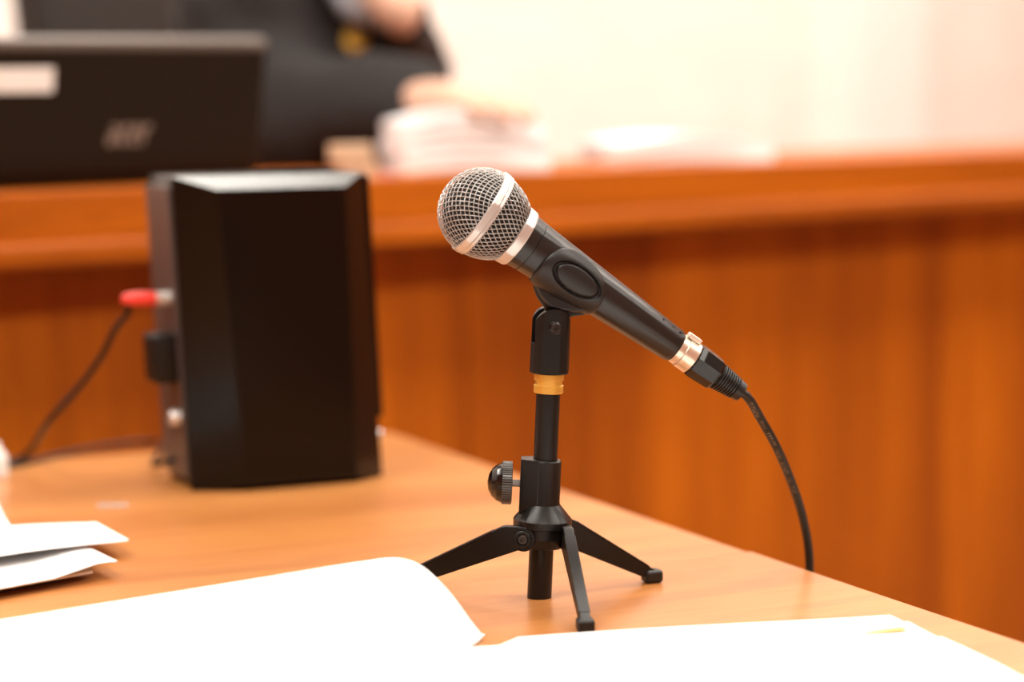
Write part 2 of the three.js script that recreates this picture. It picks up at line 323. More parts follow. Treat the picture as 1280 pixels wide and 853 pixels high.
// ------------------------------------------------------------------ microphone
const mic0 = P(603, 266, 1.365), mic1 = P(845, 434, 1.3845);
const mAx = mic1.clone().sub(mic0).normalize();                            // from the ball towards the tail
const mCam = V(0, 0, 1).addScaledVector(mAx, -mAx.z).normalize();          // side of the microphone that faces us
const mUp = mCam.clone().cross(mAx).normalize(); if (mUp.y < 0) mUp.negate();
const micM = new THREE.Matrix4().makeBasis(mUp, mAx, mUp.clone().cross(mAx)).setPosition(mic0);   // y = along the microphone, x = up, z = x × y
const zSign = Math.sign(mUp.clone().cross(mAx).dot(mCam));
const micLen = mic1.distanceTo(mic0);
const handleR = s => 0.0161 - (s - 0.027) * (0.0059 / 0.107);
{
  const mic = thing('microphone', 'handheld microphone with silver wire mesh ball and dark grey handle, in the stand clip', 'microphone', mic0);
  const put = g => local(mic, g.applyMatrix4(micM));
  const grilleR = s => Math.sqrt(Math.max(0, 0.0256 ** 2 - (s < 0 ? s : s * 0.86) ** 2));
  // grille
  const band = mesh('grille_band', put(lathe([[0.0248, -0.0026], [0.0262, -0.0026], [0.0266, -0.0021], [0.0266, 0.0012], [0.0262, 0.0017], [0.0260, 0.0019], [0.0262, 0.0022], [0.0262, 0.0034], [0.0258, 0.0038], [0.0246, 0.0038]], 96, 0.5)), M.silver, mic);
  band.userData.label = 'satin silver band';
  const R = 0.0254, step = 0.0029, wr = 0.00024, wires = [];
  const qm = R * Math.PI / 2;
  const hemi = (u, v, lift) => { const rho = Math.hypot(u, v), th = rho / R, k = rho < 1e-9 ? 0 : Math.sin(th) / rho, r = R + lift; return V(u * k * r, -Math.cos(th) * r, v * k * r); };
  const nW = Math.floor(qm / step);
  const turn = 0.55, ct = Math.cos(turn), st = Math.sin(turn);
  for (let fam = 0; fam < 2; fam++) for (let i = -nW; i <= nW; i++) {
    const u0 = i * step, half = Math.sqrt(Math.max(0, qm * qm - u0 * u0)); if (half < 0.002) continue;
    const n = Math.max(6, Math.round(2 * half / step * 2)), pts = [];
    for (let k = 0; k <= n; k++) {
      const v0 = -half + 2 * half * k / n, ph = Math.cos(Math.PI * (v0 / step + i + fam)) * wr * 0.85;
      const a = fam ? v0 : u0, b = fam ? u0 : v0;
      pts.push(hemi(a * ct - b * st, a * st + b * ct, ph));
    }
    wires.push(new THREE.TubeGeometry(new THREE.CatmullRomCurve3(pts), n * 2, wr, 5));
  }
  const front = mesh('wire_mesh', put(merge(wires)), M.wire, mic); front.userData.label = 'woven silver wire mesh';
  const rear = [], s0 = 0.0034, s1 = 0.0222, NR = 46;
  for (const hand of [-1, 1]) for (let i = 0; i < NR; i++) {
    const pts = [], n = 20;
    for (let k = 0; k <= n; k++) {
      const f = k / n, s = s0 + (s1 - s0) * f, a = (i / NR) * Math.PI * 2 + hand * f * 0.56, cross = Math.cos(Math.PI * f * 0.56 * 2 * NR / (2 * Math.PI)) * wr * 0.85 * hand;
      const r = grilleR(s) - 0.0003 + cross; pts.push(V(Math.cos(a) * r, s, Math.sin(a) * r));
    }
    rear.push(new THREE.TubeGeometry(new THREE.CatmullRomCurve3(pts), 30, wr, 5));
  }
  mesh('wire_mesh', put(merge(rear)), M.wire, mic);
  const fp = []; for (let k = 0; k <= 40; k++) { const s = -0.0232 + k * (0.0232 + 0.022) / 40; fp.push([Math.max(0, grilleR(s * (s < 0 ? 1.09 : 1)) - 0.0022), s]); }
  mesh('foam_liner', put(lathe(fp, 48, 3)), M.foam, mic);
  mesh('grille_ring', put(lathe([[0.0165, 0.0212], [0.0181, 0.0212], [0.0183, 0.0218], [0.0178, 0.0262], [0.0172, 0.0272], [0.015, 0.0272]], 80, 0.5)), M.silver, mic);
  const L = micLen;
  mesh('handle', put(lathe([[0.012, 0.0270], [0.0162, 0.0270], [0.0164, 0.0276], [handleR(0.0335) + 0.0001, 0.0335], [handleR(0.0336) - 0.00025, 0.0337], [handleR(0.0340) - 0.00025, 0.0341], [handleR(0.0343) + 0.0001, 0.0343], [handleR(0.05), 0.05], [handleR(0.09), 0.09], [handleR(L - 0.002), L - 0.002], [handleR(L) - 0.0006, L - 0.0004], [handleR(L) - 0.002, L], [0.006, L]], 80, 0.4)), M.handle, mic);
  for (const [s, r] of [[L - 0.017, 0.0007], [L - 0.0098, 0.0005], [L - 0.0042, 0.0009]]) {
    const a = 0.55 * zSign, rr = handleR(s) + 0.00002;
    mesh('socket_hole', put(new THREE.CylinderGeometry(r, r, 0.0006, 16).rotateZ(Math.PI / 2).translate(rr, 0, 0).rotateY(-a).translate(0, s, 0)), M.foam, mic);
  }
}

// the clip belongs to the stand: sleeve round the handle, with a tongue down into the yoke
{
  const cS = 0.0635, half = 0.0212, aMax = 2.62, nA = 150, nS = 70, pos = [], idx = [];
  const W = 2 * nS;
  for (let i = 0; i <= nA; i++) {
    const a = -aMax + 2 * aMax * i / nA, k = Math.min(1, Math.max(0, (Math.abs(a) - 1.0) / (aMax - 1.0)));
    const hw = half * Math.sqrt(Math.max(0.0004, 1 - k ** 2.5)), shift = -0.002 * k; const low = Math.max(0, (0.9 - Math.abs(a)) / 0.9);
    for (let q = 0; q < W; q++) {
      const outer = q < nS, f = outer ? -1 + 2 * q / (nS - 1) : 1 - 2 * (q - nS) / (nS - 1);
      const s = cS + shift + f * hw * (1 - 0.22 * low * low); let r = handleR(s) + 0.0002;
      if (outer) {
        r += 0.0008 + 0.0026 * Math.sqrt(Math.max(0, 1 - Math.abs(f) ** 3)) * (1 - 0.55 * k * k);
        const pa = (Math.abs(a) - Math.PI / 2) * 0.0172, e = Math.hypot((s - cS - 0.001) / 0.0150, pa / 0.0080);
        r -= 0.0022 * Math.exp(-(((e - 1) / 0.085) ** 4));
        if (e < 1) r -= 0.0002;
      }
      // a = 0 is the underside
      pos.push(-Math.cos(a) * r, s, Math.sin(a) * r);
    }
  }
  for (let i = 0; i < nA; i++) for (let q = 0; q < W; q++) { const a = i * W + q, b = i * W + (q + 1) % W, c = a + W, d = b + W; idx.push(a, b, d, a, d, c); }
  for (const i of [0, nA]) for (let q = 1; q < W - 1; q++) { const o = i * W; if (i) idx.push(o, o + q, o + q + 1); else idx.push(o, o + q + 1, o + q); }
  const g = new THREE.BufferGeometry(); g.setAttribute('position', new THREE.Float32BufferAttribute(pos, 3)); g.setIndex(idx); g.computeVertexNormals();
  const clip = mesh('microphone_clip', onStand(g.applyMatrix4(micM)), M.rubber, stand);
  // tongue outline in picture plane through the stand axis
  const n = toCam.clone(), pl = axA.clone();
  const inv = axisM.clone().invert(), q2 = (x, y) => { const p = onPlane(x, y, pl, n).applyMatrix4(inv); return new THREE.Vector2(p.x, p.y); };
  const outline = [[668, 340], [668, 356], [674, 372], [682, 384], [681, 398], [682, 410], [688, 417], [695, 418], [703, 412], [706, 402], [713, 394], [730, 391], [748, 384], [740, 362]].map(p => q2(...p));
  const sh = new THREE.Shape(); sh.moveTo(outline[0].x, outline[0].y); sh.splineThru(outline.slice(1));
  const tg = new THREE.ExtrudeGeometry(sh, { depth: 0.0050, bevelEnabled: true, bevelSize: 0.0010, bevelThickness: 0.0014, bevelSegments: 4, curveSegments: 40 }).translate(0, 0, -0.0025);
  mesh('tongue', onAxis(tg), M.rubber, clip);
  const sad = [[666, 338], [667, 352], [673, 367], [682, 379], [694, 386], [712, 389], [734, 389], [750, 382], [744, 356], [700, 330]].map(p => q2(...p));
  const ss = new THREE.Shape(); ss.moveTo(sad[0].x, sad[0].y); ss.splineThru(sad.slice(1));
  mesh('saddle', onAxis(new THREE.ExtrudeGeometry(ss, { depth: 0.010, bevelEnabled: true, bevelSize: 0.0018, bevelThickness: 0.004, bevelOffset: -0.0018, bevelSegments: 6, curveSegments: 40 }).translate(0, 0, -0.005)), M.rubber, clip);
}

// ------------------------------------------------------------------ microphone cable with its plug
{
  const c = thing('microphone_cable', 'black cable with silver and black plug running from the microphone over the table edge', 'cable', mic1);
  const put = g => local(c, g.applyMatrix4(micM)), L = micLen;
  const ring = mesh('plug_shell', put(merge([lathe([[0.006, L + 0.0002], [0.0092, L + 0.0002], [0.0092, L + 0.004], [0.0097, L + 0.0044], [0.0097, L + 0.0118], [0.0093, L + 0.0122], [0.006, L + 0.0122]], 48, 0.5)])), M.nickel, c);
  ring.userData.label = 'pale gold metal plug shell';
  mesh('latch_tab', put(rbox(0.0030, 0.0088, 0.0062, 0.0007, 2).translate(0.0104, L + 0.0056, 0.0015 * zSign)), M.nickel, ring);
  // eight-sided barrel
  const oct = (r, y) => { const a = []; for (let i = 0; i < 8; i++) { const t = (i + 0.35) / 8 * Math.PI * 2; a.push(V(Math.cos(t) * r, y, Math.sin(t) * r)); } return a; };
  const rings = [oct(0.0088, L + 0.0120), oct(0.0103, L + 0.0130), oct(0.0105, L + 0.0160), oct(0.0098, L + 0.0282), oct(0.0084, L + 0.0300), oct(0.0070, L + 0.0302)], pp = [];
  for (let k = 0; k < rings.length - 1; k++) for (let i = 0; i < 8; i++) { const j = (i + 1) % 8, A = rings[k][i], B = rings[k][j], C = rings[k + 1][j], E = rings[k + 1][i]; for (const v of [A, E, C, A, C, B]) pp.push(v.x, v.y, v.z); }
  const bg = new THREE.BufferGeometry(); bg.setAttribute('position', new THREE.Float32BufferAttribute(pp, 3)); bg.computeVertexNormals();
  mesh('plug_barrel', put(bg), M.gloss, c);
  const rp = [[0.004, L + 0.0300]];
  for (let k = 0; k < 8; k++) { const y = L + 0.0305 + k * 0.0017, r = 0.0082 - k * 0.00022; rp.push([r - 0.0009, y], [r - 0.0009, y + 0.0004], [r, y + 0.0006], [r, y + 0.0014]); }
  rp.push([0.0063, L + 0.0440], [0.0058, L + 0.0480], [0.0030, L + 0.0486]);
  mesh('strain_relief', put(lathe(rp, 40, 0.4)), M.rubber, c);
  const start = mic0.clone().addScaledVector(mAx, L + 0.046), s2 = mic0.clone().addScaledVector(mAx, L + 0.052);
  const pts = [start, s2, P(951, 524, 1.405), P(968, 554, 1.415), P(987, 597, 1.437), P(1003, 645, 1.462), P(1011, 690, 1.478), P(1012, 735, 1.484), P(1010, 860, 1.492), P(1012, 1200, 1.51)];
  const e = P(1012, 1500, 1.52); pts.push(e.clone().setY(0.10), e.clone().setY(0.02).add(V(0.03, 0, -0.03)), e.clone().setY(0.0028).add(V(0.12, 0, -0.06)), e.clone().setY(0.0028).add(V(0.5, 0, -0.12)));
  const cg = tube(pts, 0.0027, 260, 14);
  // worn print along the cable: unreadable small grey marks
  const tp = cg.attributes.position, tn = cg.attributes.normal; let best = -9, pv = 0.5; for (let k = 0; k < 15; k++) { const i = 30 * 15 + k, dd = V(tn.getX(i), tn.getY(i), tn.getZ(i)).dot(V(0, 0.25, 1).normalize()); if (dd > best) { best = dd; pv = k / 14; } }
  const cw = 2048, ch = 64, cv = document.createElement('canvas'); cv.width = cw; cv.height = ch; const x = cv.getContext('2d');
  x.fillStyle = '#110f0d'; x.fillRect(0, 0, cw, ch); x.fillStyle = '#958d80';
  const clen = new THREE.CatmullRomCurve3(pts, false, 'centripetal').getLength();
  let u = 0.010 / clen; const uEnd = 0.098 / clen;
  while (u < uEnd) { const word = 3 + Math.floor(rnd() * 6); for (let k = 0; k < word && u < uEnd; k++) { const wpx = (0.0014 / clen) * cw; const y0 = (1 - pv) * ch; x.fillRect(u * cw, y0 - 4, wpx * 0.35, 8); if (rnd() > 0.4) x.fillRect(u * cw, y0 - 4 + (rnd() > 0.5 ? 0 : 6), wpx, 2); u += 0.0019 / clen; } u += 0.003 / clen; }
  const ct = new THREE.CanvasTexture(cv); ct.colorSpace = THREE.SRGBColorSpace;
  mesh('cord', local(c, cg), std(lin(1, 1, 1), 0.45, { map: ct }), c);
}

// ------------------------------------------------------------------ loudspeaker
const spA = T(250, 620), spB = T(494, 600);
const sx = spB.clone().sub(spA).setY(0), spL = sx.length(); sx.normalize();
const spTurn = Math.atan2(-sx.z, sx.x);
const speaker = thing('loudspeaker', 'slim black loudspeaker with sloping side edges and a red plug in its rear', 'loudspeaker', spA, spTurn);
const SPH = 0.2325, LEAN = -0.044;
{
  // local: x from the rear (left) to the front (right), y up, z towards us; the whole case leans back a little
  const lean = g => { const p = g.attributes.position; for (let i = 0; i < p.count; i++) p.setX(i, p.getX(i) + LEAN * p.getY(i)); g.computeVertexNormals(); return toCreasedNormals(g, 0.35); };
  const TH = 0.095;
  mesh('case', lean(plain(rbox(spL - 0.006, SPH, TH - 0.022, 0.004, 3).translate(spL / 2, SPH / 2, -0.022 - (TH - 0.022) / 2))), M.speaker, speaker);
  // bevelled side panel: wide at the case, narrower towards us
  const frustum = (zb, zf) => {
    const b = [[0.0, 0.0], [spL - 0.002, 0.0], [spL - 0.004, SPH], [0.001, SPH]], f = [[0.036, 0.004], [spL - 0.030, 0.004], [spL - 0.026, SPH - 0.0095], [0.028, SPH - 0.0095]];
    const P4 = [...b.map(p => [p[0], p[1], zb]), ...f.map(p => [p[0], p[1], zf])], q = [[4, 5, 6, 7], [1, 0, 3, 2], [0, 1, 5, 4], [2, 3, 7, 6], [1, 2, 6, 5], [3, 0, 4, 7]], pos = [];
    for (const [a, bb, c, d] of q) for (const k of [a, bb, c, a, c, d]) pos.push(...P4[k]);
    const g = new THREE.BufferGeometry(); g.setAttribute('position', new THREE.Float32BufferAttribute(pos, 3)); g.computeVertexNormals(); return g;
  };
  mesh('side_panel', lean(plain(frustum(-0.022, 0))), M.speaker, speaker);
  mesh('rear_panel', lean(plain(rbox(0.004, SPH - 0.016, TH - 0.034, 0.001, 1).translate(0.001, SPH / 2, -0.022 - (TH - 0.022) / 2))), M.panel, speaker);
  mesh('front_baffle', lean(plain(rbox(0.008, SPH * 0.80, TH - 0.02, 0.003, 2).translate(spL - 0.001, SPH - SPH * 0.40 - 0.002, -0.024 - (TH - 0.02) / 2))), M.speaker, speaker);
  mesh('volume_knob', lathe([[0, 0.006], [0.004, 0.006], [0.0045, 0.0052], [0.0045, 0], [0, 0]], 24).rotateZ(-Math.PI / 2).translate(spL - 0.004, 0.030, -0.035), M.steel, speaker);
  mesh('terminal_block', lean(plain(rbox(0.020, 0.037, 0.030, 0.004, 2).translate(-0.0095, 0.098, -0.045))), M.black, speaker);
  mesh('tone_knob', lathe([[0, 0.010], [0.005, 0.010], [0.006, 0.0085], [0.006, 0], [0, 0]], 24).rotateZ(Math.PI / 2).translate(0.000, 0.053, -0.040), M.steel, speaker);
  mesh('input_socket', lathe([[0.002, 0.006], [0.0042, 0.006], [0.0042, 0.001], [0.006, 0.001], [0.006, 0], [0.002, 0]], 24).rotateZ(Math.PI / 2).translate(LEAN * 0.142 - 0.0005, 0.142, -0.045), M.steel, speaker);
}
{
  const o = thing('audio_cable', 'thin black audio cable with red plug, from loudspeaker rear down to the table', 'cable', spA, spTurn);
  const x0 = LEAN * 0.142 - 0.006, plug = lathe([[0, 0], [0.0050, 0], [0.0050, 0.007], [0.0044, 0.0075], [0.0052, 0.0085], [0.0052, 0.020], [0.0044, 0.026], [0.003, 0.030], [0, 0.030]], 28).rotateZ(Math.PI / 2 - 0.03).translate(x0, 0.142, -0.045);
  mesh('red_plug', plug, M.red, o);
  mesh('plug_collar', lathe([[0.0046, -0.003], [0.0054, -0.003], [0.0054, 0.005], [0.0046, 0.005]], 28).rotateZ(Math.PI / 2).translate(x0, 0.142, -0.045), M.steel, o);
  const a = o.localToWorld(V(x0 - 0.027, 0.1415, -0.045)), d = -a.z;
  const pts = [a, P(160, 390, d + 0.01), P(143, 413, d + 0.02), P(126, 447, d + 0.03), P(98, 485, d + 0.04), P(64, 523, d + 0.045)];
  for (const [x, y] of [[24, 574], [-40, 588], [-150, 596]]) pts.push(T(x, y, TABLE + 0.0024));
  mesh('cord', local(o, tube(pts, 0.0024, 120, 10)), M.black, o);
}
{
  const a = speaker.localToWorld(V(0.0, 0.020, -0.06));
  const o = thing('power_cable', 'thin dark power cable lying along the table behind the loudspeaker', 'cable', a);
  const pts = [a, a.clone().add(V(-0.015, -0.006, -0.006)), T(190, 552, TABLE + 0.002), T(128, 558, TABLE + 0.002), T(60, 572, TABLE + 0.002), T(-60, 600, TABLE + 0.002)];
  mesh('cord', local(o, tube(pts, 0.002, 80, 8)), M.black, o);
}

// ------------------------------------------------------------------ papers on the tables
{
  const o = thing('open_document', 'open white document with a lifted curling left page and a yellow tab', 'document', T(620, 800));
  // right half: four bundles of sheets, slightly fanned
  const farL = T(648, 797, TABLE + 0.0062), farR = T(1113, 768, TABLE + 0.0062), ex = farR.clone().sub(farL), wid = ex.length(); ex.normalize();
  const ez = V(-ex.z, 0, ex.x);                                       // towards us
  const fan = [[0.0, 0.0, 0.0], [0.004, 0.012, 0.02], [0.0085, 0.024, 0.035], [0.013, 0.040, 0.05]];
  fan.forEach(([dx, dz, rot], k) => {
    const y1 = TABLE + 0.0062 - k * 0.0014, r = rot;
    const f = (u, v) => {
      const along = (u * (wid + dx)) , to = dz + v * 0.297;
      const ca = Math.cos(r), sa = Math.sin(r);
      const p = farL.clone().addScaledVector(ex, along * ca - (to - dz) * sa * 0.0).addScaledVector(ez, to + along * sa * 0.25);
      p.y = y1 + 0.0005 * Math.sin(u * 5 + v * 3 + k) - (k === 0 ? 0 : 0); return p;
    };
    const g = slab((u, v) => { const p = f(u, v); p.addScaledVector(ex, -(1 - u) * (v * 0.26 + (k ? 0.03 : 0))); p.addScaledVector(ex, 0.0016 * Math.sin(v * 9 + k * 2) * u + v * 0.004 * k * u); return p; }, 0.0013, 24, 20);
    mesh('right_pages', local(o, g), M.paper, o);
  });
  // left half: a page that rises from the fold, bends over and falls slowly to the left
  const plane = V(0.06, 0, 1).normalize(), p0 = T(612, 799);
  const prof = [[606, 798], [600, 790], [588, 775], [570, 750], [550, 727], [528, 708], [508, 699.5], [488, 697.5], [460, 701], [420, 707], [330, 722], [200, 743], [100, 759], [0, 775], [-60, 784], [-110, 792]].map(([x, y]) => onPlane(x, y, p0, plane));
  const pc = new THREE.CatmullRomCurve3(prof, false, 'centripetal');
  const near = V(-0.30, 0, 0.95).normalize();
  for (let k = 0; k < 3; k++) {
    const g = slab((u, v) => {
      const p = pc.getPoint(u); const h = p.y - TABLE; const fall = 1 - 0.30 * v * v - 0.05 * k * (1 - u);
      p.addScaledVector(near, v * 0.30 + k * 0.004); p.y = TABLE + Math.max(0.0012 + (2 - k) * 0.0008, h * fall - k * 0.0022 - k * 0.010 * u); return p;
    }, 0.0006, 70, 24);
    mesh(k ? 'under_page' : 'left_page', local(o, g), M.paper, o);
  }
  // yellow tab on the right page
  const t0 = T(1080, 790, TABLE + 0.007), t1 = T(1128, 784, TABLE + 0.007), dz = ez.clone().multiplyScalar(0.007);
  mesh('yellow_tab', local(o, slab((u, v) => t0.clone().lerp(t1, u).addScaledVector(dz, v * (0.4 + 0.6 * u)).setY(TABLE + 0.0073), 0.0003, 4, 2)), M.yellow, o);
}
{ // loose stack by the left edge of the picture
  const o = thing('paper_stack', 'loose stack of white sheets with curled corners on the loudspeaker table', 'papers', T(40, 720));
  const quad = (a, b, c, d, lift, thick, n = 24) => slab((u, v) => { const p = a.clone().lerp(b, u).lerp(d.clone().lerp(c, u), v); p.y += lift(u, v); return p; }, thick, n, n);
  // lower bundle: near right corner at (145,710)
  const H0 = TABLE + 0.006;
  for (let k = 0; k < 4; k++) {
    const y = H0 - k * 0.0016;
    const a = T(-190 + k * 5, 770, y), b = T(116 - k * 10, 714 + k * 1.2, y), c = T(70 - k * 12, 668, y), d = T(-190, 700, y);
    mesh('sheets', local(o, quad(a, b, c, d, () => 0, 0.0014, 6)), M.paper, o);
  }
  const y2 = H0 + 0.0012;
  mesh('top_sheet', local(o, quad(T(-190, 772, y2), T(147, 708, y2), T(66, 664, y2), T(-190, 702, y2), (u, v) => 0.006 * Math.max(0, u - 0.75) * 4 * (1 - v) * (u > 0.92 ? 1 - (u - 0.92) * 6 : 1), 0.0006)), M.paper, o);
  const y3 = H0 + 0.004;
  mesh('top_sheet', local(o, quad(T(-190, 740, y3), T(161, 677, y3), T(120, 655, y3), T(-190, 690, y3), (u, v) => 0.009 * Math.sin(Math.min(1, u * 1.02) * Math.PI) * 0.5 + 0.001, 0.0006)), M.paper, o);
  // a sheet that curls upright at the frame's edge
  const cp = T(30, 668, y3), cc = new THREE.CatmullRomCurve3([[30, 668], [16, 660], [6, 645], [0, 632], [-12, 606], [-40, 585], [-90, 580]].map(([x, y]) => onPlane(x, y, cp, V(0, 0, 1))), false, 'centripetal');
  mesh('curled_sheet', local(o, slab((u, v) => cc.getPoint(u).add(V(-v * 0.05, -v * 0.004, v * 0.035)), 0.0006, 30, 6)), M.paper, o);
}
{ // small items on the loudspeaker table
  const p = T(-8, 597), g = lathe([[0, 0], [0.0105, 0], [0.0115, 0.001], [0.0115, 0.012], [0.0108, 0.017], [0.008, 0.021], [0.004, 0.0225], [0, 0.0225]], 40, 0.6);
  const o = thing('container', 'small white rounded container beside the thin black cable', 'container', p);
  mesh('body', g, M.white, o);
  mesh('cap', lathe([[0.0060, 0.021], [0.0060, 0.0265], [0.0055, 0.027], [0, 0.027]], 32), M.white, o);
  const q = T(140, 634), t = mesh('clear_tape', local({ matrixWorld: new THREE.Matrix4().setPosition(q), updateMatrixWorld() {} }, slab((u, v) => V(q.x + (u - 0.5) * 0.022, TABLE + 0.0008 + 0.0012 * Math.sin(u * 9) ** 2, q.z + (v - 0.5) * 0.012), 0.0003, 12, 3)), M.tape, scene);
  t.position.copy(q); t.userData = { label: 'small scrap of clear tape lying on the bare table', category: 'tape' };
}

// ------------------------------------------------------------------ things on the counter
const cN = V(Math.sin(RT), 0, Math.cos(RT)), cX = V(Math.cos(RT), 0, -Math.sin(RT));
function counterStack(name, label, x0, x1, pyTop, zMid, depth, turn, mat, n, bow) {
  // the pile's middle stands on the counter, zMid behind its front edge
  const mid = onPlane((x0 + x1) / 2, 205, roomPt(0, 0, zMid), cN), d = -mid.z, w = (x1 - x0) * d / F - depth * Math.sin(turn) * 0.8;
  const h = P((x0 + x1) / 2, pyTop, d).y - TOPY;
  const o = thing(name, label, 'papers', mid.setY(TOPY), turn);
  for (let k = 0; k < n; k++) {
    const hh = h / n, jx = (rnd() - 0.5) * 0.008, jz = (rnd() - 0.5) * 0.006, b = bow * (k + 1) / n;
    const top = (u, kk) => hh * kk + bow * kk / n * (Math.sin(u * Math.PI) - 0.5 * u);
    const g = slab((u, v) => V((u - 0.5) * w + jx, top(u, k + 1) - 0.0004, (v - 0.5) * depth + jz), hh * 0.997, 16, 2);
    mesh('sheets', g.rotateY((rnd() - 0.5) * 0.05), mat, o);
  }
  return o;
}
counterStack('paper_stack', 'thick pile of white papers on the counter in front of the resting hand', 472, 684, 150, -0.105, 0.13, 0.25, M.paperBright, 5, 0.018);
counterStack('paper_stack', 'low spread of white papers farther along the counter', 730, 962, 176, -0.12, 0.14, 0.25, M.paperBright, 3, 0.010);
counterStack('paper_stack', 'small beige pad of paper on the counter, left of the thick white pile', 414, 470, 180, -0.035, 0.03, 0.25, M.tan, 2, 0);
{ // pink sticky note on the pad's side
  const pl = roomPt(0, 0, -0.015), p = onPlane(478, 206, pl, cN);
  const o = mesh('sticky_note', rbox(0.014, 0.002, 0.03, 0.0005, 1), M.pink, scene); o.position.set(p.x, TOPY + 0.001, p.z); o.rotation.y = RT;
  o.userData = { label: 'small pink sticky note between beige pad and white pile', category: 'sticky note' };
}

// ------------------------------------------------------------------ laptop
{
  const zh = -0.055, tilt = 0.16, pl = roomPt(0, 0, zh + 0.03), right = ROOM.worldToLocal(onPlane(341, 150, pl, cN)).x;
  const w = 0.33, o = thing('laptop', 'open black laptop, lid seen from behind with a white sticker and grey logo', 'laptop', roomPt(right - w / 2, TOPY, zh), RT);
  const h = 0.126;
  const lidM = new THREE.Matrix4().makeRotationX(tilt).setPosition(0, 0.012, 0), onLid = g => g.applyMatrix4(lidM), lidI = lidM.clone().invert();
  const lid = mesh('lid', onLid(rbox(w, h, 0.010, 0.004, 3).translate(0, h / 2, 0)), M.laptop, o);
  mesh('top_rim', onLid(rbox(w, 0.012, 0.018, 0.004, 3).translate(0, h - 0.004, -0.0035)), M.laptopRim, lid);
  mesh('screen', onLid(new THREE.BoxGeometry(w - 0.02, h - 0.03, 0.001).translate(0, h / 2, -0.0055)), M.gloss, lid);
  mesh('base', rbox(w, 0.014, 0.165, 0.004, 2).translate(0, 0.007, -0.085), M.laptop, o);
  mesh('keyboard', new THREE.BoxGeometry(w - 0.04, 0.002, 0.08).translate(0, 0.0145, -0.07), M.rubber, o);
  const nL = V(0, 0, 1).transformDirection(lidM).transformDirection(o.matrixWorld), pL = V(0, 0, 0.005).applyMatrix4(lidM).applyMatrix4(o.matrixWorld);
  const toL = (x, y) => o.worldToLocal(onPlane(x, y, pL, nL)).applyMatrix4(lidI);
  const s0 = toL(-12, 85), s1 = toL(66, 115);
  const st = mesh('sticker', onLid(rbox(Math.abs(s1.x - s0.x), Math.abs(s1.y - s0.y), 0.0006, 0.0002, 1).translate((s0.x + s1.x) / 2, (s0.y + s1.y) / 2, 0.0053)), M.white, lid); st.userData.label = 'white paper sticker';
  const font = await new FontLoader().loadAsync('fonts/droid/droid_sans_bold.typeface.json');
  const l0 = toL(132, 182), l1 = toL(188, 155), tx = new TextGeometry('acer', { font, size: 0.03, depth: 0.0006, curveSegments: 6, bevelEnabled: false });
  tx.computeBoundingBox(); const bb = tx.boundingBox, kx = (l1.x - l0.x) / (bb.max.x - bb.min.x) * 0.92, ky = (l1.y - l0.y) / (bb.max.y - bb.min.y);
  tx.translate(-bb.min.x, -bb.min.y, 0).scale(kx, ky, 1).applyMatrix4(new THREE.Matrix4().makeShear(0, 0, 0.25, 0, 0, 0)).translate(l0.x, l0.y, 0.0050);
  mesh('logo', onLid(tx), M.logo, lid);
}

// ------------------------------------------------------------------ the seated person behind the counter
function sdfMesh(prims, cell, k, cut) {
  const box = new THREE.Box3();
  for (const p of prims) { const r = Math.max(p.ra, p.rb) + 0.03; for (const q of [p.a, p.b]) { box.expandByPoint(q.clone().addScalar(r)); box.expandByPoint(q.clone().addScalar(-r)); } }
  const c = box.getCenter(V(0, 0, 0)), s = box.getSize(V(0, 0, 0)), half = Math.max(s.x, s.y, s.z) / 2 + 2 * cell, res = Math.min(150, Math.ceil(2 * half / cell));
  const mc = new MarchingCubes(res, new THREE.MeshBasicMaterial(), false, false, 400000); mc.isolation = 0;
  const q = V(0, 0, 0), ab = V(0, 0, 0), pa = V(0, 0, 0);
  for (let z = 0; z < res; z++) for (let y = 0; y < res; y++) for (let x = 0; x < res; x++) {
    q.set(c.x + (x - res / 2) / (res / 2) * half, c.y + (y - res / 2) / (res / 2) * half, c.z + (z - res / 2) / (res / 2) * half);
    let d = 1;
    for (const p of prims) {
      ab.subVectors(p.b, p.a); pa.subVectors(q, p.a); const L2 = ab.lengthSq(), t = L2 < 1e-12 ? 0 : Math.min(1, Math.max(0, pa.dot(ab) / L2));
      const e = pa.addScaledVector(ab, -t).length() - (p.ra + (p.rb - p.ra) * t), kk = p.k ?? k;
      const h = Math.max(kk - Math.abs(d - e), 0) / kk; d = Math.min(d, e) - h * h * kk * 0.25;
    }
    if (cut) d = Math.max(d, cut(q));
    mc.field[x + y * res + z * res * res] = -d;
  }
  mc.update();
  const n = mc.count, pos = new Float32Array(n * 3);
  for (let i = 0; i < n; i++) { pos[3 * i] = mc.positionArray[3 * i] * half + c.x; pos[3 * i + 1] = mc.positionArray[3 * i + 1] * half + c.y; pos[3 * i + 2] = mc.positionArray[3 * i + 2] * half + c.z; }
  let g = new THREE.BufferGeometry(); g.setAttribute('position', new THREE.BufferAttribute(pos, 3));
  g = mergeVertices(g, 1e-5); g.computeVertexNormals(); return g;
}
const cap = (a, b, ra, rb = ra, k) => ({ a, b, ra, rb, k });
